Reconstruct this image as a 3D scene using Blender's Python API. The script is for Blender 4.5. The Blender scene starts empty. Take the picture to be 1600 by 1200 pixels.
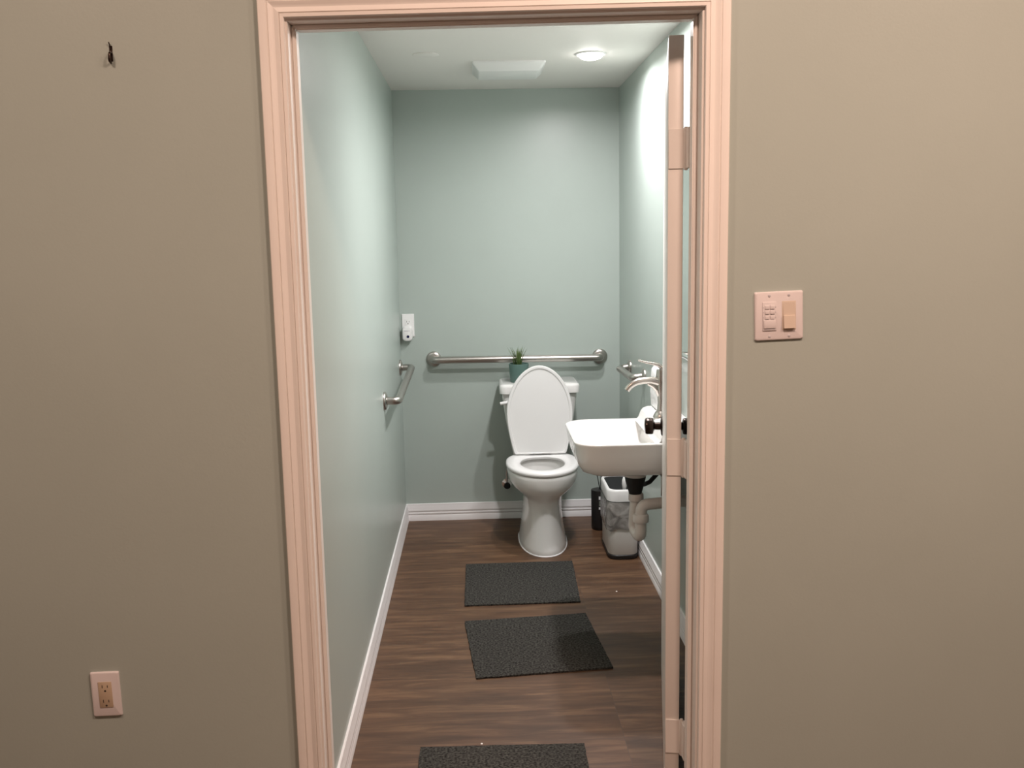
import bpy, bmesh, math, random
from mathutils import Vector, Matrix
random.seed(7)
S = bpy.context.scene
C = S.collection
PI = math.pi

# ------------------------------------------------------------------ materials
def new_mat(name, col, rough=.5, metal=0., spec=.5, coat=0., bump=None, emis=None, estr=0.):
    m = bpy.data.materials.new(name); m.use_nodes = True
    nt = m.node_tree; b = nt.nodes['Principled BSDF']
    b.inputs['Base Color'].default_value = (*col, 1)
    b.inputs['Roughness'].default_value = rough
    b.inputs['Metallic'].default_value = metal
    b.inputs['Specular IOR Level'].default_value = spec
    b.inputs['Coat Weight'].default_value = coat
    if emis:
        b.inputs['Emission Color'].default_value = (*emis, 1)
        b.inputs['Emission Strength'].default_value = estr
    if bump:
        scale, strength, dist = bump
        tc = nt.nodes.new('ShaderNodeTexCoord'); n = nt.nodes.new('ShaderNodeTexNoise'); bp = nt.nodes.new('ShaderNodeBump')
        n.inputs['Scale'].default_value = scale; n.inputs['Detail'].default_value = 3
        bp.inputs['Strength'].default_value = strength; bp.inputs['Distance'].default_value = dist
        nt.links.new(tc.outputs['Object'], n.inputs['Vector'])
        nt.links.new(n.outputs['Fac'], bp.inputs['Height'])
        nt.links.new(bp.outputs['Normal'], b.inputs['Normal'])
    return m

def vary(m, scale, a, b_, stretch=(1, 1, 1), detail=4, lo=.3, hi=.7):
    """noise-driven colour variation between two paint colours"""
    nt = m.node_tree; b = nt.nodes['Principled BSDF']
    tc = nt.nodes.new('ShaderNodeTexCoord'); mp = nt.nodes.new('ShaderNodeMapping')
    n = nt.nodes.new('ShaderNodeTexNoise'); r = nt.nodes.new('ShaderNodeValToRGB')
    mp.inputs['Scale'].default_value = stretch
    n.inputs['Scale'].default_value = scale; n.inputs['Detail'].default_value = detail
    r.color_ramp.elements[0].position = lo; r.color_ramp.elements[1].position = hi
    r.color_ramp.elements[0].color = (*a, 1); r.color_ramp.elements[1].color = (*b_, 1)
    L = nt.links.new
    L(tc.outputs['Object'], mp.inputs['Vector']); L(mp.outputs['Vector'], n.inputs['Vector'])
    L(n.outputs['Fac'], r.inputs['Fac']); L(r.outputs['Color'], b.inputs['Base Color'])
    return m

WALLC = (.43, .49, .455)
M = {}
M['wall'] = vary(new_mat('green_wall_paint', WALLC, .33, bump=(170, .10, .002)), 3.0,
                 (.422, .481, .446), (.438, .499, .464))
M['ceiling'] = new_mat('ceiling_paint', (.82, .785, .75), .6, bump=(60, .15, .002))
M['trim'] = vary(new_mat('trim_paint', (.87, .825, .785), .38, bump=(90, .12, .0015)), 5, (.855, .81, .77), (.885, .84, .80))
M['base'] = new_mat('baseboard_paint', (.82, .80, .80), .35)
M['ceramic'] = new_mat('white_ceramic', (.80, .79, .77), .12, spec=.5, coat=.3)
M['plastic'] = new_mat('white_plastic', (.83, .82, .81), .28)
M['plate'] = new_mat('white_plate_plastic', (.73, .68, .69), .4)
M['almond'] = new_mat('almond_plastic', (.66, .56, .47), .4)
M['tan'] = new_mat('tan_plastic', (.56, .44, .32), .45)
M['steel'] = new_mat('brushed_steel', (.50, .47, .44), .30, 1.)
M['nickel'] = new_mat('brushed_nickel', (.62, .57, .53), .26, 1.)
M['chrome'] = new_mat('chrome', (.8, .8, .8), .1, 1.)
M['bronze'] = new_mat('dark_bronze', (.045, .03, .024), .22, .7)
M['black'] = new_mat('black_plastic', (.012, .011, .011), .4)
M['rubber'] = new_mat('black_rubber', (.008, .008, .008), .6)
M['lidgrey'] = new_mat('dark_grey_plastic', (.020, .021, .021), .85, spec=.2)
M['binbody'] = new_mat('bin_off_white_plastic', (.66, .64, .61), .38)
M['pvc'] = new_mat('pvc_grey_white', (.66, .63, .60), .4)
M['pot'] = new_mat('teal_pot_glaze', (.10, .175, .155), .5)
M['leaf'] = vary(new_mat('grass_blade_green', (.10, .16, .05), .5), 14, (.05, .09, .025), (.20, .27, .09))
M['soil'] = new_mat('dark_moss', (.03, .035, .02), .9)
M['ink'] = new_mat('dark_recess', (.05, .04, .035), .6)
M['navy'] = new_mat('dark_blue_lens', (.01, .012, .06), .15)
M['faint'] = new_mat('faint_grey_print', (.55, .53, .56), .5)
M['paper'] = vary(new_mat('white_wrapped_paper', (.84, .84, .83), .35, bump=(30, .6, .006)), 18, (.78, .79, .78), (.86, .86, .85))
M['mirror'] = new_mat('mirror_silver', (.9, .93, .91), .02, 1.)
M['hall'] = new_mat('hall_wall_paint', (.38, .36, .33), .6)
M['water'] = new_mat('toilet_water', (.30, .28, .26), .03, spec=.6)
M['lens'] = new_mat('lamp_lens', (1, 1, 1), .5, emis=(1, .97, .93), estr=30)
M['warm_lens'] = new_mat('warm_lamp_lens', (1, 1, 1), .5, emis=(1, .7, .45), estr=12)
M['label'] = new_mat('white_label', (.85, .85, .85), .5)
M['labelpic'] = vary(new_mat('grey_green_label_print', (.2, .22, .19), .5), 60, (.05, .06, .05), (.35, .38, .33))
M['glassbag'] = None

def liner_mat():
    m = bpy.data.materials.new('bin_liner_film'); m.use_nodes = True
    nt = m.node_tree; b = nt.nodes['Principled BSDF']
    b.inputs['Base Color'].default_value = (.20, .18, .165, 1); b.inputs['Roughness'].default_value = .18
    tc = nt.nodes.new('ShaderNodeTexCoord'); n = nt.nodes.new('ShaderNodeTexNoise'); bp = nt.nodes.new('ShaderNodeBump')
    r = nt.nodes.new('ShaderNodeValToRGB')
    n.inputs['Scale'].default_value = 16; n.inputs['Detail'].default_value = 3; n.inputs['Distortion'].default_value = 1.2
    bp.inputs['Strength'].default_value = .6; bp.inputs['Distance'].default_value = .008
    r.color_ramp.elements[0].position = .36; r.color_ramp.elements[1].position = .68
    r.color_ramp.elements[0].color = (.15, .14, .13, 1); r.color_ramp.elements[1].color = (.38, .36, .34, 1)
    L = nt.links.new
    L(tc.outputs['Object'], n.inputs['Vector']); L(n.outputs['Fac'], bp.inputs['Height']); L(n.outputs['Fac'], r.inputs['Fac'])
    L(r.outputs['Color'], b.inputs['Base Color']); L(bp.outputs['Normal'], b.inputs['Normal'])
    return m
M['liner'] = liner_mat()

def floor_mat():
    m = bpy.data.materials.new('vinyl_plank_floor'); m.use_nodes = True
    nt = m.node_tree; b = nt.nodes['Principled BSDF']; N = nt.nodes.new; L = nt.links.new
    tc = N('ShaderNodeTexCoord'); mp = N('ShaderNodeMapping'); mp.inputs['Location'].default_value = (.34, .065, 0)
    br = N('ShaderNodeTexBrick'); br.offset = .37; br.offset_frequency = 1
    br.inputs['Color1'].default_value = (0, 0, 0, 1); br.inputs['Color2'].default_value = (1, 1, 1, 1)
    br.inputs['Mortar'].default_value = (.35, .35, .35, 1)
    br.inputs['Scale'].default_value = 1; br.inputs['Mortar Size'].default_value = .0009
    br.inputs['Brick Width'].default_value = 1.22; br.inputs['Row Height'].default_value = .152
    L(tc.outputs['Object'], mp.inputs['Vector']); L(mp.outputs['Vector'], br.inputs['Vector'])
    # grain: offset each plank, stretch along X
    wv = N('ShaderNodeVectorMath'); wv.operation = 'MULTIPLY_ADD'
    wv.inputs[1].default_value = (7.3, 3.1, 5.7)
    L(br.outputs['Color'], wv.inputs[0]); L(tc.outputs['Object'], wv.inputs[2])
    m2 = N('ShaderNodeMapping'); m2.inputs['Scale'].default_value = (2.0, 14, 1)
    L(wv.outputs['Vector'], m2.inputs['Vector'])
    n1 = N('ShaderNodeTexNoise'); n1.inputs['Scale'].default_value = 1.7; n1.inputs['Detail'].default_value = 6
    n1.inputs['Roughness'].default_value = .62; n1.inputs['Distortion'].default_value = .5
    L(m2.outputs['Vector'], n1.inputs['Vector'])
    m3 = N('ShaderNodeMapping'); m3.inputs['Scale'].default_value = (4, 95, 1)
    L(wv.outputs['Vector'], m3.inputs['Vector'])
    n2 = N('ShaderNodeTexNoise'); n2.inputs['Scale'].default_value = 1.6; n2.inputs['Detail'].default_value = 4
    L(m3.outputs['Vector'], n2.inputs['Vector'])
    r1 = N('ShaderNodeValToRGB'); e = r1.color_ramp.elements
    e[0].position = .22; e[0].color = (.047, .021, .0092, 1); e[1].position = .80; e[1].color = (.225, .128, .067, 1)
    k = e.new(.5); k.color = (.107, .053, .026, 1)
    L(n1.outputs['Fac'], r1.inputs['Fac'])
    mx = N('ShaderNodeMix'); mx.data_type = 'RGBA'; mx.blend_type = 'MULTIPLY'; mx.inputs[0].default_value = .35
    r2 = N('ShaderNodeValToRGB'); r2.color_ramp.elements[0].position = .3; r2.color_ramp.elements[0].color = (.6, .55, .5, 1)
    r2.color_ramp.elements[1].position = .65
    L(n2.outputs['Fac'], r2.inputs['Fac']); L(r1.outputs['Color'], mx.inputs[6]); L(r2.outputs['Color'], mx.inputs[7])
    # plank to plank tone
    mx2 = N('ShaderNodeMix'); mx2.data_type = 'RGBA'; mx2.blend_type = 'MULTIPLY'; mx2.inputs[0].default_value = .55
    r3 = N('ShaderNodeValToRGB'); r3.color_ramp.elements[0].color = (.72, .70, .68, 1); r3.color_ramp.elements[1].color = (1.12, 1.12, 1.12, 1)
    L(br.outputs['Color'], r3.inputs['Fac']); L(mx.outputs[2], mx2.inputs[6]); L(r3.outputs['Color'], mx2.inputs[7])
    mx3 = N('ShaderNodeMix'); mx3.data_type = 'RGBA'; mx3.blend_type = 'MIX'
    mx3.inputs[7].default_value = (.075, .045, .03, 1)
    L(br.outputs['Fac'], mx3.inputs[0]); L(mx2.outputs[2], mx3.inputs[6])
    L(mx3.outputs[2], b.inputs['Base Color'])
    b.inputs['Roughness'].default_value = .48
    bp = N('ShaderNodeBump'); bp.inputs['Strength'].default_value = .15; bp.inputs['Distance'].default_value = .001
    L(n2.outputs['Fac'], bp.inputs['Height']); L(bp.outputs['Normal'], b.inputs['Normal'])
    return m
M['floor'] = floor_mat()

def mat_carpet():
    m = new_mat('charcoal_carpet', (.06, .06, .06), .95, spec=.1, bump=(420, .8, .004))
    return vary(m, 130, (.016, .0155, .014), (.102, .098, .088), detail=4, lo=.34, hi=.74)
M['carpet'] = mat_carpet()

# ------------------------------------------------------------------ object helpers
ORG = {}
def tag(o, label=None, cat=None, group=None, kind=None):
    if label: o['label'] = label
    if cat: o['category'] = cat
    if group: o['group'] = group
    if kind: o['kind'] = kind
    return o

def thing(name, label, cat, loc=(0, 0, 0), rot=(0, 0, 0), group=None, kind=None):
    o = bpy.data.objects.new(name, None); C.objects.link(o)
    o.empty_display_size = .05
    o.location = loc; o.rotation_euler = rot
    tag(o, label, cat, group, kind); ORG[o.name] = Vector(loc)
    return o

def obj(name, bm, mat, parent=None, org=None, local=False, smooth=True, angle=40, label=None):
    """links one mesh. Vertices are in world coordinates unless local; they are moved to the thing's origin."""
    if parent is not None: base = ORG[parent.name]
    else: base = Vector(org) if org is not None else Vector((0, 0, 0))
    if not local:
        bmesh.ops.translate(bm, verts=bm.verts, vec=-base)
    bmesh.ops.recalc_face_normals(bm, faces=bm.faces)
    me = bpy.data.meshes.new(name); bm.to_mesh(me); bm.free()
    mats = mat if isinstance(mat, (list, tuple)) else [mat]
    for x in mats: me.materials.append(x)
    if smooth:
        me.polygons.foreach_set('use_smooth', [True] * len(me.polygons))
        me.set_sharp_from_angle(angle=math.radians(angle))
    o = bpy.data.objects.new(name, me); C.objects.link(o)
    if parent is not None: o.parent = parent
    else: o.location = base
    ORG[o.name] = base
    if label: o['label'] = label
    return o

def BM(): return bmesh.new()

def box(bm, x0, x1, y0, y1, z0, z1, bev=0., seg=2, mi=0, xf=None):
    vs = [bm.verts.new((x, y, z)) for x in (x0, x1) for y in (y0, y1) for z in (z0, z1)]
    idx = [(0, 1, 3, 2), (4, 6, 7, 5), (0, 4, 5, 1), (2, 3, 7, 6), (0, 2, 6, 4), (1, 5, 7, 3)]
    fs = [bm.faces.new([vs[i] for i in f]) for f in idx]
    if bev > 0:
        es = list({e for f in fs for e in f.edges})
        r = bmesh.ops.bevel(bm, geom=es, offset=bev, segments=seg, affect='EDGES', profile=.5)
        fs = r['faces']
    vv = list({v for f in fs for v in f.verts} | set(v for v in vs if v.is_valid))
    for v in vv:
        for f in v.link_faces: f.material_index = mi
    if xf is not None:
        bmesh.ops.transform(bm, matrix=xf, verts=vv)
    return vv

def ringface(bm, ra, rb, mi=0):
    n = len(ra)
    for i in range(n):
        f = bm.faces.new((ra[i], ra[(i + 1) % n], rb[(i + 1) % n], rb[i])); f.material_index = mi

def loft(bm, rings, cap0=True, cap1=True, mi=0, closed=False):
    R = [[bm.verts.new(p) for p in r] for r in rings]
    for a, b in zip(R, R[1:]): ringface(bm, a, b, mi)
    if closed: ringface(bm, R[-1], R[0], mi)
    else:
        if cap0: bm.faces.new(R[0][::-1]).material_index = mi
        if cap1: bm.faces.new(R[-1]).material_index = mi
    return R

def frame(d):
    d = d.normalized()
    a = Vector((0, 0, 1)) if abs(d.z) < .9 else Vector((1, 0, 0))
    u = d.cross(a).normalized(); return u, d.cross(u).normalized()

def tube(bm, pts, r, n=16, cap=True, mi=0, flat=None):
    """tube along points; r may be a list; flat scales the second axis"""
    pts = [Vector(p) for p in pts]
    rr = r if isinstance(r, (list, tuple)) else [r] * len(pts)
    rings = []; u = None
    for i, p in enumerate(pts):
        if i == 0: d = pts[1] - p
        elif i == len(pts) - 1: d = p - pts[i - 1]
        else: d = (pts[i + 1] - p).normalized() + (p - pts[i - 1]).normalized()
        d.normalize()
        if u is None: u, v = frame(d)
        else:
            u = (u - d * u.dot(d)).normalized(); v = d.cross(u).normalized()
        k = flat or 1.
        rings.append([p + (u * math.cos(2 * PI * j / n) + v * k * math.sin(2 * PI * j / n)) * rr[i] for j in range(n)])
    loft(bm, rings, cap, cap, mi)

def arc_pts(path, rad, seg=8):
    """polyline with rounded corners"""
    path = [Vector(p) for p in path]; out = [path[0]]
    for a, b, c in zip(path, path[1:], path[2:]):
        d0 = (a - b).normalized(); d1 = (c - b).normalized()
        ang = d0.angle(d1); t = min(rad / math.tan(ang / 2), (a - b).length * .49, (c - b).length * .49)
        p0 = b + d0 * t; p1 = b + d1 * t
        for k in range(seg + 1):
            s = k / seg
            out.append((1 - s) ** 2 * p0 + 2 * s * (1 - s) * b + s * s * p1)
    out.append(path[-1]); return out

def lathe(bm, prof, cen, axis='z', n=32, mi=0, cap0=True, cap1=True):
    cen = Vector(cen); rings = []
    for r, h in prof:
        ring = []
        for j in range(n):
            a = 2 * PI * j / n; c, s = r * math.cos(a), r * math.sin(a)
            if axis == 'z': q = Vector((c, s, h))
            elif axis == 'y': q = Vector((c, h, s))
            else: q = Vector((h, c, s))
            ring.append(cen + q)
        rings.append(ring)
    loft(bm, rings, cap0, cap1, mi)

def rrect(x0, x1, y0, y1, r, z, seg=6):
    pts = []
    for cx, cy, a0 in ((x1 - r, y1 - r, 0), (x0 + r, y1 - r, PI / 2), (x0 + r, y0 + r, PI), (x1 - r, y0 + r, 1.5 * PI)):
        for k in range(seg + 1):
            a = a0 + k / seg * PI / 2
            pts.append(Vector((cx + r * math.cos(a), cy + r * math.sin(a), z)))
    return pts

def sweep_rect(bm, rows, cap0=True, cap1=True, mi=0):
    """rows of (x0,x1,y0,y1,r,z)"""
    loft(bm, [rrect(*r) for r in rows], cap0, cap1, mi)

def extrude_profile(bm, prof, place0, place1, mi=0):
    a = [bm.verts.new(place0(*p)) for p in prof]; b = [bm.verts.new(place1(*p)) for p in prof]
    ringface(bm, a, b, mi)
    bm.faces.new(a[::-1]).material_index = mi; bm.faces.new(b).material_index = mi

def subsurf(o, lv=1):
    m = o.modifiers.new('subsurf', 'SUBSURF'); m.levels = lv; m.render_levels = lv
    return o

# ------------------------------------------------------------------ measured place
XL, XR, YB, ZC = -.426, .776, 5.271, 2.337     # bathroom
D, WT = 2.28, .115                              # hall face of the door wall, its thickness
YI = D + WT
HX0, HX1, HY0, HZ = -2.3, 2.4, -2.2, 3.0       # hall
JL, JR = -.412, .527                            # jamb faces
def jz(x, z=2.050): return z + (x - JL) * .0155   # the head runs out of level

def struct(name, bm, mat, smooth=False, label=None, cat=None):
    o = obj(name, bm, mat, smooth=smooth); o['kind'] = 'structure'
    tag(o, label, cat)
    return o

bm = BM(); box(bm, HX0 - .1, HX1 + .1, HY0 - .1, YB + .12, -.08, 0)
struct('floor', bm, M['floor'], label='brown wood-look vinyl plank floor running through the doorway', cat='floor')

bm = BM()
ox0, ox1 = JL - .022, JR + .022
box(bm, HX0, ox0, D, YI, 0, HZ); box(bm, ox1, HX1, D, YI, 0, HZ)
vs = box(bm, ox0, ox1, D, YI, 2.076, HZ)
struct('wall_front', bm, M['wall'], label='green painted wall around the bathroom doorway', cat='wall')
bm = BM(); box(bm, XL - .1, XL, YI, YB + .1, 0, HZ)
struct('wall_left', bm, M['wall'], label='green left wall of the bathroom with a short grab bar', cat='wall')
bm = BM(); box(bm, XR, XR + .1, YI, YB + .1, 0, HZ)
struct('wall_right', bm, M['wall'], label='green right wall of the bathroom behind the sink', cat='wall')
bm = BM(); box(bm, XL, XR, YB, YB + .1, 0, HZ)
struct('wall_back', bm, M['wall'], label='green end wall of the bathroom behind the toilet', cat='wall')
# bathroom ceiling with two round holes for the lamps is closed by the lamp trims
LAMPS = [(.512, 4.312), (.455, 3.60)]
bm = BM(); box(bm, XL, XR, YI, YB, ZC, ZC + .08)
struct('ceiling', bm, M['ceiling'], label='white bathroom ceiling', cat='ceiling')
# hall shell
bm = BM(); box(bm, HX0 - .1, HX0, HY0, YI, 0, HZ); struct('wall_west', bm, M['hall'], label='plain side wall of the hall', cat='wall')
bm = BM(); box(bm, HX1, HX1 + .1, HY0, YI, 0, HZ); struct('wall_east', bm, M['hall'], label='plain opposite side wall of the hall', cat='wall')
bm = BM(); box(bm, HX0 - .1, HX1 + .1, HY0 - .1, HY0, 0, HZ); struct('wall_rear', bm, M['hall'], label='plain wall of the hall behind the camera', cat='wall')
bm = BM(); box(bm, HX0 - .1, HX1 + .1, HY0 - .1, YI, HZ, HZ + .08); struct('ceiling_hall', bm, M['ceiling'], label='white hall ceiling', cat='ceiling')

# ribbed baseboards
BH, BT = .0965, .013
bprof = [(0, 0), (BT, 0), (BT, .030), (BT - .0025, .034), (BT, .038), (BT, .046), (BT - .0025, .050), (BT, .054),
         (BT, .064), (BT - .003, .070), (BT - .003, .080), (BT - .0055, .086), (BT - .006, BH - .002), (BT - .008, BH), (0, BH)]
def baseboard(name, f0, f1, label):
    bm = BM(); extrude_profile(bm, bprof, f0, f1)
    struct(name, bm, M['base'], smooth=True, label=label, cat='baseboard')
baseboard('baseboard_left', lambda d, h: (XL + d, YI, h), lambda d, h: (XL + d, YB - min(d, BT), h), 'white baseboard along the left bathroom wall')
baseboard('baseboard_back', lambda d, h: (XL + d, YB - d, h), lambda d, h: (XR - d, YB - d, h), 'white ribbed baseboard along the end wall')
baseboard('baseboard_right', lambda d, h: (XR - d, YI, h), lambda d, h: (XR - d, YB - min(d, BT), h), 'white ribbed baseboard along the right bathroom wall')

# ------------------------------------------------------------------ door frame
trim = thing('trim_1', 'white painted fluted door casing and jamb around the bathroom doorway', 'door frame', (0, D, 0), kind='structure')
CW = .0575
cprof = [(0, 0), (0, .009), (.0015, .0115), (.0085, .012), (.0095, .0095), (.0105, .0095), (.0115, .0125), (.016, .0115),
         (.022, .0095), (.028, .0105), (.033, .0135), (.0345, .0140), (.0360, .0115), (.0372, .0115), (.0385, .0145), (.044, .0155),
         (.052, .0165), (.0555, .0160), (CW, .0135), (CW, 0)]
def casing(name, a, b, ma, mb, side=1):
    """a,b inner edge points (x,z); ma, mb mitre vectors"""
    y = D if side > 0 else YI
    f = lambda P, m: (lambda u, d: (P[0] + u * m[0], y - side * d, P[1] + u * m[1]))
    bm = BM(); extrude_profile(bm, cprof, f(a, ma), f(b, mb))
    return obj(name, bm, M['trim'], trim, angle=25)
RV = .005
LX, RX = JL - RV, JR + RV
LT, RT = jz(LX) + RV, jz(RX) + RV
for side in (1, -1):
    casing('casing_side', (LX, 0), (LX, LT), (-1, 0), (-1, 1), side)
    casing('casing_head', (LX, LT), (RX, RT), (-1, 1), (1, 1), side)
    casing('casing_side', (RX, RT), (RX, 0), (1, 1), (1, 0), side)
def slab(name, pts, y0, y1, bev=.0012):
    bm = BM()
    a = [bm.verts.new((x, y0, z)) for x, z in pts]; b = [bm.verts.new((x, y1, z)) for x, z in pts]
    ringface(bm, a, b); bm.faces.new(a[::-1]); bm.faces.new(b)
    bmesh.ops.recalc_face_normals(bm, faces=bm.faces)
    bmesh.ops.bevel(bm, geom=bm.edges[:], offset=bev, segments=2, affect='EDGES')
    return obj(name, bm, M['trim'], trim)
slab('jamb', [(JL - .02, 0), (JL, 0), (JL, jz(JL)), (JL - .02, jz(JL))], D, YI)
slab('jamb', [(JR, 0), (JR + .02, 0), (JR + .02, jz(JR)), (JR, jz(JR))], D, YI)
slab('jamb_head', [(JL - .02, jz(JL)), (JR + .02, jz(JR)), (JR + .02, jz(JR) + .02), (JL - .02, jz(JL) + .02)], D, YI)
ST = .0115
SY0, SY1 = D + .040, D + .076
slab('stop', [(JL, 0), (JL + ST, 0), (JL + ST, jz(JL) - ST), (JL, jz(JL))], SY0, SY1, .003)
slab('stop', [(JR - ST, 0), (JR, 0), (JR, jz(JR)), (JR - ST, jz(JR) - ST)], SY0, SY1, .003)
slab('stop_head', [(JL, jz(JL)), (JL + ST, jz(JL) - ST), (JR - ST, jz(JR) - ST), (JR, jz(JR))], SY0, SY1, .003)

# ------------------------------------------------------------------ door, open past square into the bathroom
PX, PY = JR - .009, YI + .009                      # hinge pin
TH = math.radians(10.2)
door = thing('door_1', 'white painted door swung fully open into the bathroom, seen edge-on', 'door', (PX, PY, 0), (0, 0, -TH), kind='structure')
# local frame: +Y runs along the leaf, the hinge edge is at y=.004, the bathroom-side face is at x=-.007
DW, DT = .893, .037
fx1 = -.006; fx0 = fx1 - DT
bm = BM(); box(bm, fx0, fx1, .004, .004 + DW, .012, 2.036, .0015, 2)
leaf = obj('door_leaf', bm, M['trim'], door, local=True)
for zc in (1.768, .994, .227):
    hz0, hz1 = zc - .048, zc + .048
    bm = BM()
    box(bm, fx0 + .001, -.002, .0010, .0042, hz0, hz1, .0008, 1)           # leaf on the door edge
    h = obj('hinge', bm, M['trim'], door, local=True)
    bm = BM(); lathe(bm, [(.0001, hz0 - .004), (.004, hz0 - .004), (.0058, hz0), (.0058, hz1), (.004, hz1 + .004), (.0001, hz1 + .004)], (.0, .0, 0), n=14)
    k = obj('hinge_knuckle', bm, M['trim'], door, local=True); k.parent = h
    # leaf on the jamb (door-frame side), part of the hinge, turned back by the opening angle
    bm = BM(); box(bm, -.0015, .0085, -.036, .0, hz0, hz1, .0006, 1, xf=Matrix.Rotation(TH, 4, 'Z'))
    k = obj('hinge_jamb_leaf', bm, M['trim'], door, local=True); k.parent = h
KZ, KY = .913, .004 + DW - .068
for s, x in ((-1, fx0), (1, fx1)):
    bm = BM()
    prof = [(.0001, 0), (.033, 0), (.033, .003), (.029, .006), (.015, .008)]
    lathe(bm, [(r, s * h) for r, h in prof], (x, KY, KZ), 'x', 28)
    rose = obj('knob_rose', bm, M['bronze'], door, local=True, label='dark bronze rose plate')
    bm = BM()
    prof = [(.013, .005), (.0125, .026), (.016, .029), (.0265, .032), (.0285, .037), (.0285, .052), (.0265, .058), (.020, .061), (.0001, .062)]
    lathe(bm, [(r, s * h) for r, h in prof], (x, KY, KZ), 'x', 28)
    kn = obj('door_knob', bm, M['bronze'], door, local=True, label='dark bronze round knob')
bm = BM(); box(bm, (fx0 + fx1) / 2 - .0125, (fx0 + fx1) / 2 + .0125, .004 + DW - .001, .004 + DW + .0015, KZ - .028, KZ + .028, .0005, 1)
box(bm, (fx0 + fx1) / 2 - .006, (fx0 + fx1) / 2 + .006, .004 + DW, .004 + DW + .010, KZ - .008, KZ + .008, .002, 1)
obj('latch_plate', bm, M['bronze'], door, local=True, label='dark bronze latch plate')

# ------------------------------------------------------------------ ceiling fittings
def downlight(k, x, y, label):
    t = thing('recessed_downlight', label, 'ceiling light', (x, y, ZC), group='recessed bathroom downlights')
    bm = BM(); lathe(bm, [(.068, 0), (.0675, -.003), (.063, -.0055), (.056, -.005), (.0535, -.0015), (.0535, 0)], (x, y, ZC), n=40, cap0=False, cap1=False)
    obj('trim_ring', bm, M['plastic'], t)
    bm = BM(); lathe(bm, [(.0535, -.0008), (.053, -.006 * k), (.049, -.013 * k), (.040, -.0195 * k), (.026, -.0235 * k), (.012, -.0255 * k), (.0001, -.026 * k)], (x, y, ZC), n=40, cap0=False)
    obj('lamp_lens', bm, M['lens'], t, label='glowing white lens')
    return t
downlight(1, *LAMPS[0], 'lit round recessed downlight in the bathroom ceiling above the toilet side')
downlight(.2, *LAMPS[1], 'second recessed downlight, nearer the door, hidden above the door head')

fan = thing('exhaust_fan_cover', 'white rectangular vent cover with sloping sides in the middle of the bathroom ceiling', 'vent', (.165, 4.61, ZC))
bm = BM()
sweep_rect(bm, [(.0, .33, 4.45, 4.775, .012, ZC), (.0, .33, 4.45, 4.775, .012, ZC - .006), (.028, .302, 4.488, 4.735, .012, ZC - .036), (.034, .296, 4.495, 4.728, .010, ZC - .038)], cap0=False)
obj('cover', bm, M['plastic'], fan)

bm = BM(); lathe(bm, [(.056, 0), (.056, -.0025), (.054, -.0035), (.0001, -.004)], (-.195, 4.285, ZC), n=40)
o = obj('ceiling_cap', bm, M['ceiling'], org=(-.195, 4.285, ZC)); tag(o, 'flat round white cap on the ceiling left of the fan cover', 'cap')

# ------------------------------------------------------------------ grab bars
def flange(t, c, axis, s, r, mat=M['steel']):
    bm = BM()
    prof = [(r, 0), (r, .004), (r * .93, .009), (r * .72, .013), (r * .50, .015)]
    lathe(bm, [(a, s * h) for a, h in prof], c, axis, 32)
    return obj('flange', bm, mat, t)
# long one on the end wall
gb = thing('grab_bar', 'long horizontal steel grab bar on the end wall above the toilet', 'grab bar', (.21, YB, .908))
a, b = Vector((-.247, YB, .911)), Vector((.666, YB, .905)); off = Vector((0, -.060, 0))
bm = BM(); tube(bm, arc_pts([a + Vector((0, -.004, 0)), a + off, b + off, b + Vector((0, -.004, 0))], .032, 8), .0195, 20)
obj('rail', bm, M['steel'], gb); flange(gb, a, 'y', -1, .042); flange(gb, b, 'y', -1, .042)
# left wall
gb = thing('grab_bar', 'short steel grab bar on the left wall of the bathroom', 'grab bar', (XL, 4.72, .866))
a, b = Vector((XL, 4.255, .853)), Vector((XL, 5.165, .881)); off = Vector((.064, 0, 0))
bm = BM(); tube(bm, arc_pts([a + Vector((.004, 0, 0)), a + off, b + off, b + Vector((.004, 0, 0))], .034, 8), .018, 20)
obj('rail', bm, M['steel'], gb); flange(gb, a, 'x', 1, .042); flange(gb, b, 'x', 1, .042)
# right wall
gb = thing('grab_bar', 'short steel grab bar on the right wall beyond the sink faucet', 'grab bar', (XR, 4.68, .896))
a, b = Vector((XR, 4.47, .906)), Vector((XR, 4.895, .894)); off = Vector((-.058, 0, -.008))
bm = BM(); tube(bm, arc_pts([a + Vector((-.004, 0, 0)), a + off, b + off, b + Vector((-.004, 0, 0))], .030, 8), .017, 20)
obj('rail', bm, M['steel'], gb); flange(gb, a, 'x', -1, .036); flange(gb, b, 'x', -1, .036)

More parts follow.
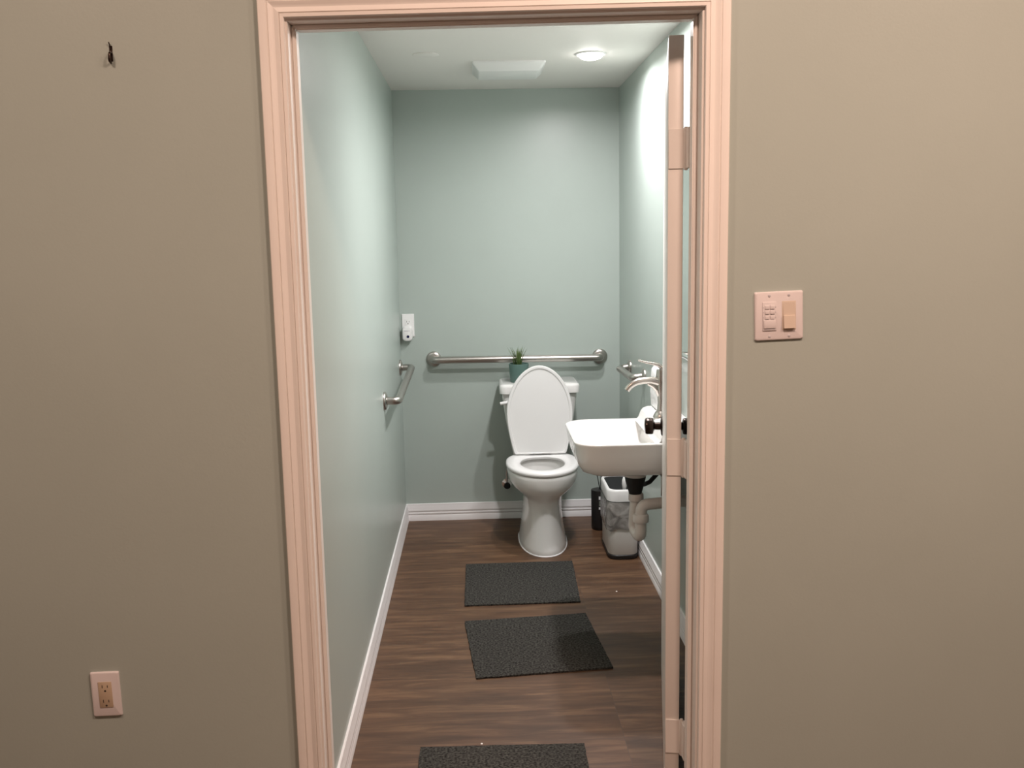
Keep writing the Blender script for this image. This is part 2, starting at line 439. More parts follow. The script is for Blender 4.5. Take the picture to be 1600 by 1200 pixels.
# ------------------------------------------------------------------ toilet
TX = .310
def egg(cx, hw, yf, yb, z, n=40, yc=None, ef=2., eb=2.4):
    yc = yc if yc is not None else yf + (yb - yf) * .56
    pts = []
    for j in range(n):
        a = 2 * PI * j / n; c, s = math.cos(a), math.sin(a)
        e = ef if s < 0 else eb
        x = math.copysign(abs(c) ** (2 / e), c) * hw
        L = (yc - yf) if s < 0 else (yb - yc)
        y = math.copysign(abs(s) ** (2 / e), s) * L
        pts.append(Vector((cx + x, yc + y, z)))
    return pts
toi = thing('toilet', 'white two-piece toilet with its lid raised against the tank', 'toilet', (TX, 4.85, 0))
bm = BM()
rows = [(.121, 4.572, 5.12, .0, 2.2), (.123, 4.570, 5.12, .006, 2.2), (.119, 4.576, 5.12, .03, 2.2), (.110, 4.590, 5.12, .085, 2.1), (.102, 4.604, 5.10, .15, 2.1),
        (.098, 4.610, 5.08, .215, 2.1), (.100, 4.606, 5.06, .258, 2.1), (.111, 4.594, 5.05, .280, 2.1), (.137, 4.570, 5.04, .303, 2.1), (.160, 4.550, 5.03, .328, 2.1), (.174, 4.540, 5.02, .354, 2.1),
        (.180, 4.537, 5.02, .386, 2.1), (.181, 4.537, 5.02, .400, 2.1), (.176, 4.543, 5.015, .408, 2.1)]
rings = [egg(TX, hw, yf, yb, z, ef=e) for hw, yf, yb, z, e in rows]
# inside of the bowl
for hw, yf, yb, z in ((.125, 4.60, 4.945, .407), (.121, 4.605, 4.94, .395), (.124, 4.60, 4.94, .37), (.118, 4.62, 4.93, .33), (.09, 4.66, 4.90, .27), (.06, 4.70, 4.86, .22)):
    rings.append(egg(TX, hw, yf, yb, z))
loft(bm, rings)
obj('bowl', bm, M['ceramic'], toi, angle=60)
bm = BM(); loft(bm, [egg(TX, .098, 4.648, 4.908, .287), egg(TX, .098, 4.648, 4.908, .2875)])
obj('bowl_water', bm, M['water'], toi)
bm = BM(); loft(bm, [egg(TX, .1265, 4.566, 5.122, .0003, ef=2.2), egg(TX, .1265, 4.566, 5.122, .003, ef=2.2), egg(TX, .122, 4.571, 5.12, .007, ef=2.2)])
obj('floor_caulk', bm, M['base'], toi)
# seat: closed ring section
bm = BM()
OUT = (TX, .1825, 4.534, 5.005); INN = (TX, .112, 4.612, 4.925)
sec = [(0, .412), (-.003, .418), (-.002, .427), (.006, .4325), (.016, .434), (.5, .4345), (.92, .431), (1.0, .424), (.97, .413)]
rings = []
for k, z in sec:
    if k < .3 and k != .5: # measured in metres from the outer edge
        q = egg(TX, .1825 - k, 4.534 + k, 5.005 - k, z, eb=3.0)
    else:
        q = [o.lerp(i, k) for o, i in zip(egg(TX, .1825, 4.534, 5.005, z, eb=3.0), egg(TX, .112, 4.612, 4.925, z))]
        for v in q: v.z = z
    rings.append(q)
loft(bm, rings, closed=True)
obj('seat', bm, M['plastic'], toi, angle=50)
# lid: built lying, then raised about the hinge
bm = BM()
HYY, HZZ = 4.950, .438
LL = .465
def lidring(k, z):
    """pointed-egg outline, hinge edge straight, widest two fifths up"""
    pts = []; n = 28; hw = .173 - k; top = -LL + k; yc = -.215; bot = -k * .5; hb = hw * .80
    for j in range(n + 1):                      # rounded nose
        a = PI + PI * j / n
        e = 2 / 1.92
        c, q = math.cos(a), math.sin(a)
        pts.append(Vector((math.copysign(abs(c) ** e, c) * hw, yc + math.copysign(abs(q) ** e, q) * (yc - top), z)))
    m_ = 8
    for j in range(1, m_ + 1):                  # right flank down to the hinge corner
        t = j / m_; pts.append(Vector((hw - (hw - hb) * t ** 1.7, yc + (bot - .010 - yc) * t, z)))
    pts.append(Vector((hb - .008, bot, z))); pts.append(Vector((0, bot, z))); pts.append(Vector((-hb + .008, bot, z)))
    for j in range(m_, 0, -1):
        t = j / m_; pts.append(Vector((-hw + (hw - hb) * t ** 1.7, yc + (bot - .010 - yc) * t, z)))
    return pts
rings = [lidring(.004, .0), lidring(0, .005), lidring(0, .014), lidring(.003, .019), lidring(.011, .0205), lidring(.016, .019), lidring(.019, .0150), lidring(.05, .0145)]
loft(bm, rings)
ang = math.radians(92.5)
# lying lid points to -Y; raising rotates about X so it points to +Z; its underside then faces the room
mtx = Matrix.Translation((TX, HYY, HZZ)) @ Matrix.Rotation(-ang, 4, 'X') @ Matrix.Diagonal((1, 1, -1, 1))
bmesh.ops.transform(bm, matrix=mtx, verts=bm.verts)
obj('lid', bm, M['plastic'], toi, angle=35)
for s in (-1, 1):
    bm = BM(); tube(bm, [(TX + s * .075 - .022, 4.952, .444), (TX + s * .075 + .022, 4.952, .444)], .012, 14)
    box(bm, TX + s * .075 - .018, TX + s * .075 + .018, 4.940, 4.976, .405, .440, .005, 2)
    obj('seat_hinge', bm, M['plastic'], toi)
# tank
bm = BM()
x0, x1 = .113, .517
def trow(ins, yf, z, r=.03): return (x0 + ins, x1 - ins, yf, YB - .015, r, z)
sweep_rect(bm, [trow(.070, 5.045, .385), trow(.062, 5.040, .395), trow(.055, 5.035, .43), trow(.022, 5.015, .60), trow(.006, 5.005, .72), trow(.005, 5.004, .750)])
obj('tank', bm, M['ceramic'], toi, angle=50)
bm = BM()
l0, l1 = .104, .526
sweep_rect(bm, [(l0 + .008, l1 - .008, 4.993, YB - .012, .03, .7485), (l0 + .001, l1 - .001, 4.986, YB - .008, .034, .751), (l0, l1, 4.985, YB - .008, .034, .785), (l0 + .004, l1 - .004, 4.989, YB - .010, .033, .795), (l0 + .014, l1 - .014, 4.999, YB - .018, .028, .799)])
obj('tank_lid', bm, M['ceramic'], toi, angle=50)
bm = BM()
lathe(bm, [(.0001, -.022), (.011, -.021), (.013, -.014), (.013, 0)], (.148, 5.006, .705), 'y', 16)
tube(bm, [(.150, 4.986, .707), (.128, 4.985, .705), (.106, 4.986, .702)], [.008, .0095, .0085], 14)
obj('flush_lever', bm, M['plastic'], toi)
# shut-off valve with hose beside the toilet
sv = thing('water_shutoff_valve', 'small water shut-off valve with hose low on the wall left of the toilet', 'valve', (.14, YB, .20))
bm = BM(); lathe(bm, [(.028, 0), (.028, -.003), (.012, -.006), (.011, -.05), (.0001, -.05)], (.14, YB, .20), 'y', 20)
obj('escutcheon', bm, M['chrome'], sv)
bm = BM(); lathe(bm, [(.0001, -.048), (.017, -.049), (.019, -.058), (.014, -.066), (.0001, -.067)], (.14, YB, .20), 'y', 12)
obj('handle', bm, M['lidgrey'], sv)
bm = BM(); tube(bm, [(.14, YB - .035, .21), (.138, YB - .036, .27), (.155, YB - .05, .33), (.19, YB - .07, .375), (.20, YB - .08, .3845)], .006, 10)
obj('hose', bm, M['steel'], sv)

# ------------------------------------------------------------------ plant on the tank
pp = thing('potted_plant', 'small tufted green plant in a teal pot on the toilet tank', 'plant', (.211, 5.10, .7995))
bm = BM()
lathe(bm, [(.0001, .7995), (.044, .7995), (.0465, .803), (.0535, .893), (.0535, .897), (.050, .8975), (.048, .880), (.0001, .880)], (.211, 5.10, 0), n=32)
obj('pot', bm, M['pot'], pp)
bm = BM(); lathe(bm, [(.0001, .8925), (.03, .890), (.0478, .883), (.0478, .881)], (.211, 5.10, 0), n=20, cap1=False)
obj('moss', bm, M['soil'], pp)
bm = BM()
for k in range(70):
    a = random.uniform(0, 2 * PI); r0 = random.uniform(0, .022); ln = random.uniform(.055, .105); lean = random.uniform(.006, .042)
    p0 = Vector((.206 + r0 * math.cos(a), 5.10 + r0 * math.sin(a), .884)); d = Vector((math.cos(a), math.sin(a), 0)); side = Vector((-d.y, d.x, 0))
    w = random.uniform(.0022, .0038); pr = []
    for t, ww in ((0, 1), (.4, .9), (.75, .55), (1, .05)):
        c = p0 + d * lean * t * t + Vector((0, 0, ln * t))
        pr.append((bm.verts.new(c - side * w * ww), bm.verts.new(c + d * .0012 * ww), bm.verts.new(c + side * w * ww), bm.verts.new(c - d * .0008 * ww)))
    for a_, b_ in zip(pr, pr[1:]):
        for i in range(4): bm.faces.new((a_[i], a_[(i + 1) % 4], b_[(i + 1) % 4], b_[i]))
    bm.faces.new(pr[-1]); bm.faces.new(pr[0][::-1])
obj('foliage', bm, M['leaf'], pp)

# ------------------------------------------------------------------ wall-mounted sink
SY0_, SY1_, SX0 = 3.362, 3.868, .338
RZ = .822
snk = thing('wall_sink', 'white wall-mounted ceramic sink beside the open door', 'sink', (XR, 3.615, .70))
def srow(dx, dy, r, z, back=XR): return (SX0 + dx, back, SY0_ + dy, SY1_ - dy, r, z)
def round_front(x0, x1, y0, y1, r, z, seg=8, n_back=3):
    pts = []
    for cx, cy, a0 in ((x0 + r, y1 - r, PI / 2), (x0 + r, y0 + r, PI)):
        for k in range(seg + 1):
            a = a0 + k / seg * PI / 2; pts.append(Vector((cx + r * math.cos(a), cy + r * math.sin(a), z)))
    for k in range(n_back): pts.append(Vector((x0 + r + (x1 - x0 - r) * (k + 1) / n_back, y0, z)))
    for k in range(n_back): pts.append(Vector((x1 - (x1 - x0 - r) * k / n_back, y1, z)))
    return pts
bm = BM()
BX = .665                                           # basin meets the ledge
rings = []
for dx, dy, r, z in ((.085, .080, .06, .690), (.058, .056, .07, .693), (.034, .034, .085, .703), (.018, .018, .09, .730), (.008, .008, .09, .775), (.004, .003, .09, .806), (.0, .0, .09, .815), (.001, .001, .09, .820), (.006, .006, .087, RZ)):
    rings.append(round_front(SX0 + dx, XR - .0005, SY0_ + dy, SY1_ - dy, r, z))
# inner basin: rim -> down
for x0_, x1_, dy, r, z in ((SX0 + .026, BX, .026, .075, RZ - .001), (SX0 + .032, BX - .004, .032, .075, RZ - .006), (SX0 + .045, BX - .014, .045, .075, .785), (SX0 + .075, BX - .03, .070, .07, .735), (SX0 + .12, BX - .06, .12, .06, .722)):
    rings.append(round_front(x0_, x1_, SY0_ + dy, SY1_ - dy, r, z))
loft(bm, rings)
obj('basin', bm, M['ceramic'], snk, angle=60)
# raised ledge at the wall
bm = BM()
lp = [(.628, .818), (.638, .8225), (.645, .832), (.649, .846), (.654, .860), (.664, .870), (.680, .875), (XR - .0005, .877), (XR - .0005, .80), (.66, .80)]
def lsec(y, k): return [Vector((x, y, .818 + (z - .818) * k if z > .818 else z)) for x, z in lp]
ys = [(SY0_ + .010, .90), (SY0_ + .016, .97), (SY0_ + .03, 1.0), (SY0_ + .12, 1.0), (SY1_ - .12, 1.0), (SY1_ - .03, 1.0), (SY1_ - .016, .97), (SY1_ - .010, .90)]
loft(bm, [lsec(y, k) for y, k in ys])
obj('ledge', bm, M['ceramic'], snk, angle=50)
bm = BM(); lathe(bm, [(.022, .7235), (.022, .7250), (.017, .7262), (.0001, .7262)], (.50, 3.615, 0), n=24)
obj('drain_ring', bm, M['chrome'], snk)
bm = BM(); lathe(bm, [(.0001, -.0005), (.014, -.0005), (.014, -.002), (.009, -.002), (.0001, -.001)], (BX - .012, 3.615, .80), 'x', 20)
obj('overflow', bm, M['chrome'], snk)

# faucet on the ledge
fa = thing('faucet', 'brushed nickel single-lever faucet with an arched spout on the sink ledge', 'faucet', (.688, 3.60, .875))
FY = 3.60
bm = BM(); lathe(bm, [(.0001, .872), (.030, .872), (.030, .878), (.026, .886), (.020, .896), (.018, .898)], (.688, FY, 0), n=28)
obj('base', bm, M['nickel'], fa)
bm = BM()
tube(bm, [(.688, FY, .890), (.690, FY, .93), (.689, FY, .97), (.689, FY, 1.00), (.690, FY, 1.03), (.690, FY, 1.056)], [.016, .0145, .0165, .0205, .0215, .0195], 24)
obj('body', bm, M['nickel'], fa)
bm = BM()
sp = [(.690, FY, 1.004), (.668, FY, 1.013), (.645, FY, 1.0165), (.620, FY, 1.016), (.598, FY, 1.012), (.580, FY, 1.004), (.567, FY, .994), (.557, FY, .980)]
tube(bm, sp, [.019, .0165, .0140, .0130, .0125, .012, .0118, .0115], 20)
tube(bm, [(.690, FY, .925), (.686, FY, .955), (.676, FY, .980), (.660, FY, .996), (.638, FY, 1.006)], [.011, .0125, .0125, .011, .008], 16)
obj('spout', bm, M['nickel'], fa)
bm = BM()
tube(bm, [(.693, FY, 1.052), (.690, FY, 1.066), (.676, FY, 1.075), (.655, FY, 1.081), (.628, FY, 1.086), (.600, FY, 1.094)], [.0185, .017, .0135, .011, .0085, .006], 18, flat=.6)
obj('lever', bm, M['nickel'], fa)

# wrapped pack on the ledge
bm = BM()
sweep_rect(bm, [(.700, .770, 3.665, 3.835, .012, .8763), (.692, .772, 3.655, 3.845, .016, .882), (.688, .773, 3.652, 3.848, .016, .935), (.690, .772, 3.655, 3.845, .016, .995), (.691, .771, 3.662, 3.838, .018, 1.030), (.702, .768, 3.675, 3.825, .016, 1.046)])
o = obj('paper_towel_pack', bm, M['paper'], org=(.735, 3.75, .8763), angle=60); tag(o, 'white upright pack standing on the sink ledge behind the faucet', 'paper pack')

# mirror
mr = thing('wall_mirror', 'metal-framed mirror on the right wall above the sink', 'mirror', (XR, 3.60, 1.47))
my0, my1, mz0, mz1 = 3.30, 3.86, 1.106, 1.815
bm = BM(); box(bm, XR - .010, XR - .0005, my0 + .006, my1 - .006, mz0 + .006, mz1 - .006)
obj('mirror_glass', bm, M['mirror'], mr, smooth=False)
bm = BM()
for a in ((my0, my1, mz0, mz0 + .012), (my0, my1, mz1 - .012, mz1), (my0, my0 + .012, mz0 + .012, mz1 - .012), (my1 - .012, my1, mz0 + .012, mz1 - .012)):
    box(bm, XR - .018, XR - .0005, *a, .002, 2)
obj('frame', bm, M['chrome'], mr)

# plumbing under the sink
pl = thing('sink_drain_trap', 'drain pipe and trap under the sink with a black rubber coupling', 'drain pipe', (.60, 3.56, .58))
DX, DY = .578, 3.53
bm = BM(); lathe(bm, [(.046, .700), (.045, .684), (.041, .664), (.037, .662)], (DX, DY, 0), n=28)
obj('drain_cup', bm, M['pvc'], pl)
bm = BM(); lathe(bm, [(.0395, .668), (.040, .660), (.037, .645), (.031, .622), (.0255, .604), (.0235, .594)], (DX, DY, 0), n=28)
obj('rubber_coupling', bm, M['rubber'], pl, label='tapered black rubber coupling')
bm = BM(); lathe(bm, [(.021, .598), (.0275, .596), (.0285, .590), (.0285, .572), (.026, .568), (.021, .566)], (DX + .003, DY, 0), n=24)
obj('slip_nut', bm, M['pvc'], pl)
bm = BM()
RX_, RY_ = .590, 3.475
tube(bm, arc_pts([(DX + .003, DY, .585), (DX - .004, DY + .012, .452), (RX_, RY_, .436), (RX_, RY_, .528)], .035, 8), .0215, 18)
obj('trap_bend', bm, M['pvc'], pl)
bm = BM(); lathe(bm, [(.0215, .500), (.0285, .502), (.030, .508), (.030, .524), (.0275, .530), (.022, .532)], (RX_, RY_, 0), n=24)
obj('slip_nut', bm, M['pvc'], pl)
bm = BM()
tube(bm, arc_pts([(RX_, RY_, .515), (RX_ + .003, RY_, .566), (.68, RY_ + .01, .570), (XR, RY_ + .02, .572)], .05, 10), .0215, 18)
obj('trap_arm', bm, M['pvc'], pl)
bm = BM(); lathe(bm, [(.045, 0), (.045, -.003), (.030, -.012), (.0225, -.014)], (XR, RY_ + .02, .572), 'x', 24)
obj('escutcheon', bm, M['chrome'], pl)

vl = thing('sink_supply_valve', 'chrome supply valve with a dark hose on the wall under the sink', 'valve', (XR, 3.68, .615))
bm = BM(); lathe(bm, [(.028, .002), (.028, -.003), (.011, -.008), (.010, -.06), (.013, -.062), (.013, -.085), (.0001, -.086)], (XR, 3.68, .650), 'x', 18)
obj('valve_body', bm, M['chrome'], vl)
bm = BM(); lathe(bm, [(.0001, -.084), (.012, -.085), (.018, -.094), (.012, -.104), (.0001, -.105)], (XR, 3.68, .650), 'x', 12)
obj('handle', bm, M['chrome'], vl)
bm = BM(); tube(bm, [(XR - .075, 3.68, .645), (.66, 3.68, .600), (.635, 3.66, .596), (.62, 3.63, .62), (.625, 3.62, .66), (.64, 3.615, .70)], .009, 12)
obj('hose', bm, M['rubber'], vl, label='black hose')
bm = BM()
box(bm, XR - .125, XR, 3.40, 3.406, .618, .692, .002, 1); box(bm, XR - .006, XR + .002, 3.385, 3.425, .58, .695, .002, 1)
box(bm, XR - .125, XR, 3.385, 3.425, .690, .696, .002, 1)
o = obj('sink_bracket', bm, M['steel'], org=(XR, 3.40, .64)); tag(o, 'metal wall bracket carrying the near end of the sink', 'bracket')

# ------------------------------------------------------------------ bin
bn = thing('trash_bin', 'slim white trash bin with a dark lid and black foot under the sink', 'trash bin', (.685, 4.66, 0), rot=(0, 0, 0))
bx0, bx1, by0, by1 = .607, .758, 4.497, 4.80
bm = BM(); sweep_rect(bm, [(bx0 + .008, bx1 - .006, by0 + .006, by1 - .006, .045, .0), (bx0 + .002, bx1 - .002, by0 + .002, by1 - .002, .048, .004), (bx0 + .001, bx1 - .001, by0 + .001, by1 - .001, .048, .020), (bx0 + .004, bx1 - .004, by0 + .004, by1 - .004, .046, .024)])
obj('base', bm, M['black'], bn, label='black foot')
bm = BM(); sweep_rect(bm, [(bx0 + .006, bx1 - .006, by0 + .006, by1 - .006, .045, .022), (bx0 + .003, bx1 - .003, by0 + .003, by1 - .003, .047, .027), (bx0 + .002, bx1 - .001, by0 + .002, by1 - .001, .047, .14), (bx0 - .001, bx1, by0 - .001, by1, .046, .27), (bx0 - .001, bx1, by0 - .001, by1, .046, .288)])
obj('body', bm, M['binbody'], bn)
# liner overhang with an uneven hem
bm = BM()
n = len(rrect(0, 1, 0, 1, .1, 0))
rows = []
for k, (grow, z) in enumerate(((.004, .288), (.005, .26), (.006, .22), (.006, .185), (.0055, .155))):
    ring = rrect(bx0 - grow, bx1 + grow * .3, by0 - grow, by1 + grow, .048, z, 6)
    for j, v in enumerate(ring):
        w = math.sin(j * 1.7) * .5 + math.sin(j * .63 + 1) * .5
        if k == 4: v.z += .012 * w - .004
        else: v.z += .002 * w * (k > 0)
    rows.append(ring)
loft(bm, rows, cap0=False, cap1=False)
o = obj('liner', bm, M['liner'], bn, label='greyish clear plastic liner hanging over the rim')
bm = BM(); sweep_rect(bm, [(bx0 + .001, bx1, by0 + .001, by1 - .001, .046, .283), (bx0 + .001, bx1, by0 + .001, by1 - .001, .046, .291)], True, True)
obj('gap_band', bm, M['black'], bn)
bm = BM()
def brow(i, z): return rrect(bx0 + i, bx1 - i, by0 + i, by1 - i, max(.048 - i, .01), z)
loft(bm, [brow(.002, .2905), brow(-.0035, .2925), brow(-.004, .340), brow(-.001, .348), brow(.003, .3505), brow(.010, .3500), brow(.012, .344), brow(.013, .334)], cap1=False)
obj('lid_rim', bm, M['plastic'], bn)
bm = BM(); loft(bm, [brow(.0125, .330), brow(.0125, .3435), brow(.0135, .3450), brow(.030, .3455)])
obj('lid', bm, M['lidgrey'], bn, label='dark grey lid panel')
bm = BM()
tube(bm, [(.690, 4.535, .345), (.689, 4.53, .370), (.688, 4.527, .392), (.687, 4.526, .404)], [.013, .017, .015, .008], 18, flat=.7)
obj('lid_handle', bm, M['plastic'], bn)

# ------------------------------------------------------------------ toilet brush caddy
br = thing('toilet_brush_holder', 'black toilet brush holder with a thin wire handle behind the trash bin', 'toilet brush', (.630, 5.02, 0))
bm = BM(); lathe(bm, [(.0001, 0), (.040, 0), (.043, .003), (.045, .02), (.046, .212), (.0445, .217), (.040, .218), (.0001, .219)], (.630, 5.02, 0), n=32)
obj('holder', bm, M['black'], br)
bm = BM()
tube(bm, arc_pts([(.633, 5.015, .218), (.646, 5.015, .420), (.594, 5.015, .420), (.631, 5.015, .218)], .016, 8), .0022, 8)
obj('wire_handle', bm, M['black'], br)
def lab(nm, a0, a1, z0, z1, mat):
    bm = BM(); a = []; b = []
    for k in range(9):
        t = a0 + (a1 - a0) * k / 8; r = .0468
        a.append(bm.verts.new((.630 + r * math.cos(t), 5.02 + r * math.sin(t), z0))); b.append(bm.verts.new((.630 + r * math.cos(t), 5.02 + r * math.sin(t), z1)))
    for k in range(8): bm.faces.new((a[k], a[k + 1], b[k + 1], b[k]))
    return obj(nm, bm, mat, br)
A0 = -PI / 2 - .22
lab('label_header', A0, A0 + .62, .172, .190, M['label'])
lab('label_picture', A0 + .02, A0 + .62, .136, .166, M['labelpic'])
lab('label_footer', A0, A0 + .62, .118, .131, M['label'])

# ------------------------------------------------------------------ carpet tiles on the floor
def floor_mat_tile(pts, label):
    bm = BM()
    n = 24; top = []; lo = []
    P = [Vector((x, y, 0)) for x, y in pts]
    cen = sum(P, Vector()) / 4
    for i in range(4):
        a, b = P[i], P[(i + 1) % 4]
        nrm = (b - a).normalized(); nrm = Vector((nrm.y, -nrm.x, 0))
        for k in range(n):
            q = a.lerp(b, k / n) + nrm * random.uniform(-.0012, .0012)
            lo.append(bm.verts.new(q + Vector((0, 0, .0003)))); top.append(bm.verts.new(q + Vector((0, 0, .0065))))
    inn = [bm.verts.new(v.co.lerp(cen, .012) + Vector((0, 0, .0008))) for v in top]
    ringface(bm, lo, top); ringface(bm, top, inn); bm.faces.new(inn)
    o = obj('floor_mat', bm, M['carpet'], org=cen, angle=30)
    tag(o, label, 'mat', 'charcoal carpet tile mats')
floor_mat_tile([(-.087, 3.958), (.413, 3.962), (.428, 4.492), (-.087, 4.488)], 'charcoal mat directly in front of the toilet')
floor_mat_tile([(-.037, 3.262), (.462, 3.312), (.419, 3.832), (-.085, 3.784)], 'slightly turned charcoal mat in the middle, half in the shadow of the sink')
floor_mat_tile([(-.206, 2.290), (.292, 2.280), (.298, 2.787), (-.210, 2.800)], 'charcoal mat nearest the door, cut off by the bottom of the photo')

# ------------------------------------------------------------------ electrical plates
def screw(t, x, y, z, r=.0028):
    bm = BM(); lathe(bm, [(r, 0), (r, -.0008), (r * .6, -.0014), (.0001, -.0014)], (x, y, z), 'y', 12)
    return obj('screw', bm, M['faint'], t)
def tilt(o, deg): o.rotation_euler = (0, math.radians(deg), 0)

SWX, SWZ = .7165, 1.3645
sw = thing('light_switch_plate', 'white double plate with keypad timer and rocker switch right of the doorway', 'light switch', (SWX, D, SWZ))
bm = BM()
sweep_rect(bm, [(-.0585, .0585, -.0580, .0580, .004, 0), (-.0585, .0585, -.0580, .0580, .004, .0025), (-.0570, .0570, -.0565, .0565, .004, .0055), (-.0545, .0545, -.054, .054, .004, .0065)])
bmesh.ops.transform(bm, matrix=Matrix.Rotation(PI / 2, 4, 'X'), verts=bm.verts)
obj('cover_plate', bm, M['plate'], sw, local=True)
def lbox(name, x0, x1, z0, z1, y0, y1, mat, t, bev=.0006, label=None):
    bm = BM(); box(bm, x0, x1, -y1, -y0, z0, z1, bev, 2)
    return obj(name, bm, mat, t, local=True, label=label)
kp = lbox('keypad', -.0400, -.0070, -.0345, .0335, .006, .0085, M['plate'], sw)
for r in range(3):
    for c in range(2):
        z = .0215 - r * .0120
        b = lbox('keypad_button', -.0345 + c * .0125, -.0345 + c * .0125 + .0105, z - .0045, z + .0045, .0083, .0105, M['plate'], sw); b.parent = kp
        lbox('button_gap', -.0345 + c * .0135, -.0345 + c * .0135 + .0075, z - .0064, z - .0050, .0083, .0088, M['faint'], sw, .0002).parent = kp
    for xx in (-.0380, -.0088):
        lbox('indicator', xx - .0011, xx + .0011, z - .0012, z + .0012, .0083, .0090, M['faint'], sw, .0003).parent = kp
lbox('keypad_button', -.0375, -.0095, -.0285, -.0085, .0083, .0112, M['plate'], sw).parent = kp
lbox('keypad_bar', -.0365, -.0105, -.0322, -.0302, .0083, .0092, M['faint'], sw, .0003).parent = kp
fr = lbox('rocker_frame', .0068, .0402, -.0345, .0345, .0062, .0072, M['almond'], sw, label='almond coloured rocker frame')
for z0, z1, ya, yb in ((-.0315, .0, .0068, .0130), (.0, .0315, .0068, .0078)):
    pass
bm = BM()   # wedge rocker: bottom half stands proud
pr = [(-.0300, 0.0066), (-.0300, .0150), (-.0005, .0118), (.0005, .0092), (.0315, .0074), (.0315, .0066)]
for x in (0,):
    a = [bm.verts.new((.0098, -y, z)) for z, y in pr]; b = [bm.verts.new((.0372, -y, z)) for z, y in pr]
    ringface(bm, a, b); bm.faces.new(a[::-1]); bm.faces.new(b)
obj('rocker', bm, M['almond'], sw, local=True, angle=3, label='almond coloured rocker').parent = fr
for xx in (-.0235, .0235):
    for zz in (-.0485, .0485):
        bm = BM(); lathe(bm, [(.0033, -.006), (.0033, -.0072), (.002, -.0078), (.0001, -.0078)], (xx, 0, zz), 'y', 12)
        obj('screw', bm, M['faint'], sw, local=True)
tilt(sw, -1.6)

def outlet(loc, label, face, w=.0350, h=.0575, plate=M['plate'], rot=0., only_top=False):
    t = thing('wall_outlet', label, 'outlet', loc)
    bm = BM()
    sweep_rect(bm, [(-w, w, -h, h, .003, 0), (-w, w, -h, h, .003, .0025), (-w + .0015, w - .0015, -h + .0015, h - .0015, .003, .0055), (-w + .004, w - .004, -h + .004, h - .004, .003, .0065)])
    bmesh.ops.transform(bm, matrix=Matrix.Rotation(PI / 2, 4, 'X'), verts=bm.verts)
    obj('cover_plate', bm, plate, t, local=True)
    f = lbox('receptacle', -.0165, .0165, -.0335, .0335, .0060, .0078, face, t, .001)
    for zc in ((.0175, -.0205) if not only_top else (.0175,)):
        for xx, hh in ((-.0064, .0040), (.0064, .0033)):
            lbox('slot', xx - .0010, xx + .0010, zc + .004 - hh, zc + .004 + hh, .0076, .0079, M['ink'], t, .0001).parent = f
        bm = BM(); lathe(bm, [(.0026, -.0076), (.0026, -.0080), (.0001, -.0080)], (.0, 0, zc - .0075), 'y', 12)
        obj('ground_hole', bm, M['ink'], t, local=True).parent = f
    tilt(t, rot)
    return t
outlet((-.938, D, .4665), 'white outlet plate with tan receptacle low on the wall left of the doorway', M['tan'], rot=-.8)
outlet((-.381, YB, 1.098), 'white outlet plate on the end wall with a plug-in device', M['plastic'], w=.0335, h=.0625, plate=M['plastic'], only_top=True)
pg = thing('plug_in_night_light', 'white rounded plug-in device with a dark round sensor in the lower outlet', 'plug-in device', (-.384, YB - .0070, 1.065))
bm = BM()
sweep_rect(bm, [(-.0265, .0255, -.048, .030, .016, .0), (-.0275, .0265, -.049, .031, .017, .004), (-.0275, .0265, -.049, .031, .017, .028), (-.025, .024, -.046, .028, .016, .034), (-.020, .019, -.041, .023, .012, .036)])
bmesh.ops.transform(bm, matrix=Matrix.Rotation(PI / 2, 4, 'X'), verts=bm.verts)
obj('housing', bm, M['plastic'], pg, local=True)
bm = BM(); lathe(bm, [(.0075, -.0350), (.0075, -.0372), (.006, -.0385), (.0001, -.039)], (.003, 0, -.0240), 'y', 20)
obj('sensor', bm, M['navy'], pg, local=True, label='dark blue round sensor')
bm = BM()
for xx in (-.0064, .0064): box(bm, xx - .0007, xx + .0007, -.001, .010, .0, .006, .0002, 1)
obj('prongs', bm, M['chrome'], pg, local=True)
for k in range(5):
    lbox('print_mark', -.016 + k * .0062, -.016 + k * .0062 + .0042, .0045, .0095, .0358, .0364, M['faint'], pg, .0002)

# ------------------------------------------------------------------ hook on the hall wall
hk = thing('wall_hook', 'tiny dark metal hook nailed to the wall high up left of the doorway', 'hook', (-.806, D, 1.981))
bm = BM(); box(bm, -.0035, .0035, -.0015, 0, -.014, .020, .0006, 1); tube(bm, [(-.001, 0, .018), (-.002, -.006, .027)], .0013, 8)
obj('plate', bm, M['bronze'], hk, local=True)
bm = BM(); tube(bm, arc_pts([(.0, -.002, .006), (.001, -.014, .002), (.0, -.016, -.014), (-.001, -.003, -.017)], .006, 6), .0028, 10)
obj('hook_prong', bm, M['bronze'], hk, local=True)

# paint chips lying on the floor
for x, y, l in ((.585, 4.08, 'tiny white chip on the floor near the right baseboard'), (-.02, 2.815, 'tiny white chip on the floor at the edge of the nearest mat')):
    bm = BM(); lathe(bm, [(.0001, .0002), (.004, .0002), (.0035, .002), (.0001, .0026)], (x, y, 0), n=7)
    o = obj('paint_chip', bm, M['plastic'], org=(x, y, 0)); tag(o, l, 'chip')

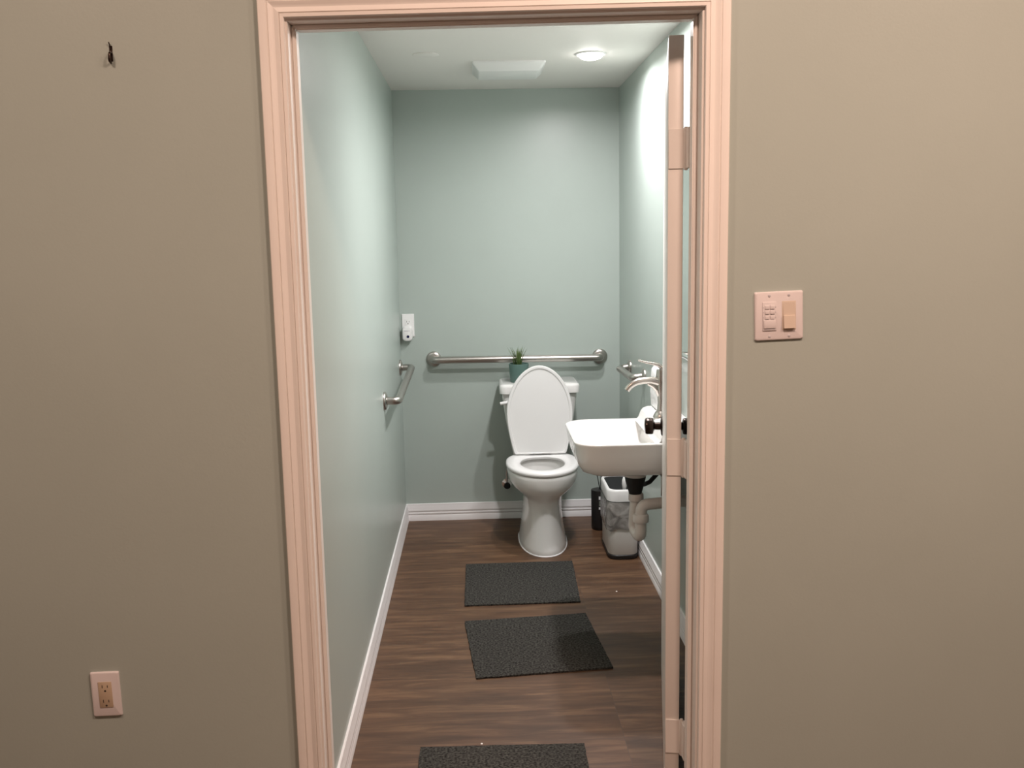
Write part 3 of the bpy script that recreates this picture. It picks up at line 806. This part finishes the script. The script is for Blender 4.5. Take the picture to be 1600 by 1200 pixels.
# ------------------------------------------------------------------ lights
def area(name, loc, size, power, col, spread=180, rot=(0, 0, 0)):
    l = bpy.data.lights.new(name, 'AREA'); l.shape = 'DISK'; l.size = size; l.energy = power; l.color = col; l.spread = math.radians(spread)
    o = bpy.data.objects.new(name, l); C.objects.link(o); o.location = loc; o.rotation_euler = rot
    return o
BATH = (1, .955, .96)
area('downlight_glow', (*LAMPS[0], ZC - .028), .085, 14, BATH, 172)
area('downlight_glow', (*LAMPS[1], ZC - .009), .085, 21.5, BATH, 172)

HALL = (1, .70, .56)
def hall_lamp(x, y, p, label):
    t = thing('hall_downlight', label, 'ceiling light', (x, y, HZ), group='hall ceiling downlights')
    bm = BM(); lathe(bm, [(.190, 0), (.189, -.006), (.180, -.010), (.165, -.004)], (x, y, HZ), n=32, cap0=False, cap1=False)
    obj('trim_ring', bm, M['plastic'], t)
    bm = BM(); lathe(bm, [(.165, -.002), (.0001, -.004)], (x, y, HZ), n=32, cap0=False)
    obj('lamp_lens', bm, M['warm_lens'], t)
    area('hall_glow', (x, y, HZ - .012), .30, p, HALL, 175)
hall_lamp(.64, .90, 37, 'hall ceiling light straight in front of the doorway')
hall_lamp(1.85, .75, 30, 'hall ceiling light farthest to the right')
hall_lamp(-1.2, .95, 20, 'hall ceiling light to the left of the doorway')

w = bpy.data.worlds.new('World'); S.world = w; w.use_nodes = True
w.node_tree.nodes['Background'].inputs['Color'].default_value = (.02, .02, .02, 1)

# ------------------------------------------------------------------ camera
cam = bpy.data.cameras.new('Camera'); co = bpy.data.objects.new('Camera', cam); C.objects.link(co)
yaw, pitch, roll = .03396, .15022, -.0189
cy, sy, cp, sp_ = math.cos(yaw), math.sin(yaw), math.cos(pitch), math.sin(pitch)
f = Vector((sy * cp, cy * cp, -sp_)); r = Vector((cy, -sy, 0)); u = r.cross(f)
r2 = r * math.cos(roll) + u * math.sin(roll); u2 = u * math.cos(roll) - r * math.sin(roll)
m = Matrix((r2, u2, -f)).transposed().to_4x4(); m.translation = (0, 0, 1.56)
co.matrix_world = m
cam.sensor_fit = 'HORIZONTAL'; cam.sensor_width = 36; cam.lens = 1509.54 / 1600 * 36
cam.clip_start = .02
S.camera = co
vs_ = S.view_settings
vs_.view_transform = 'Standard'; vs_.look = 'None'; vs_.gamma = 1; vs_.use_curve_mapping = False
vs_.exposure = 0.0
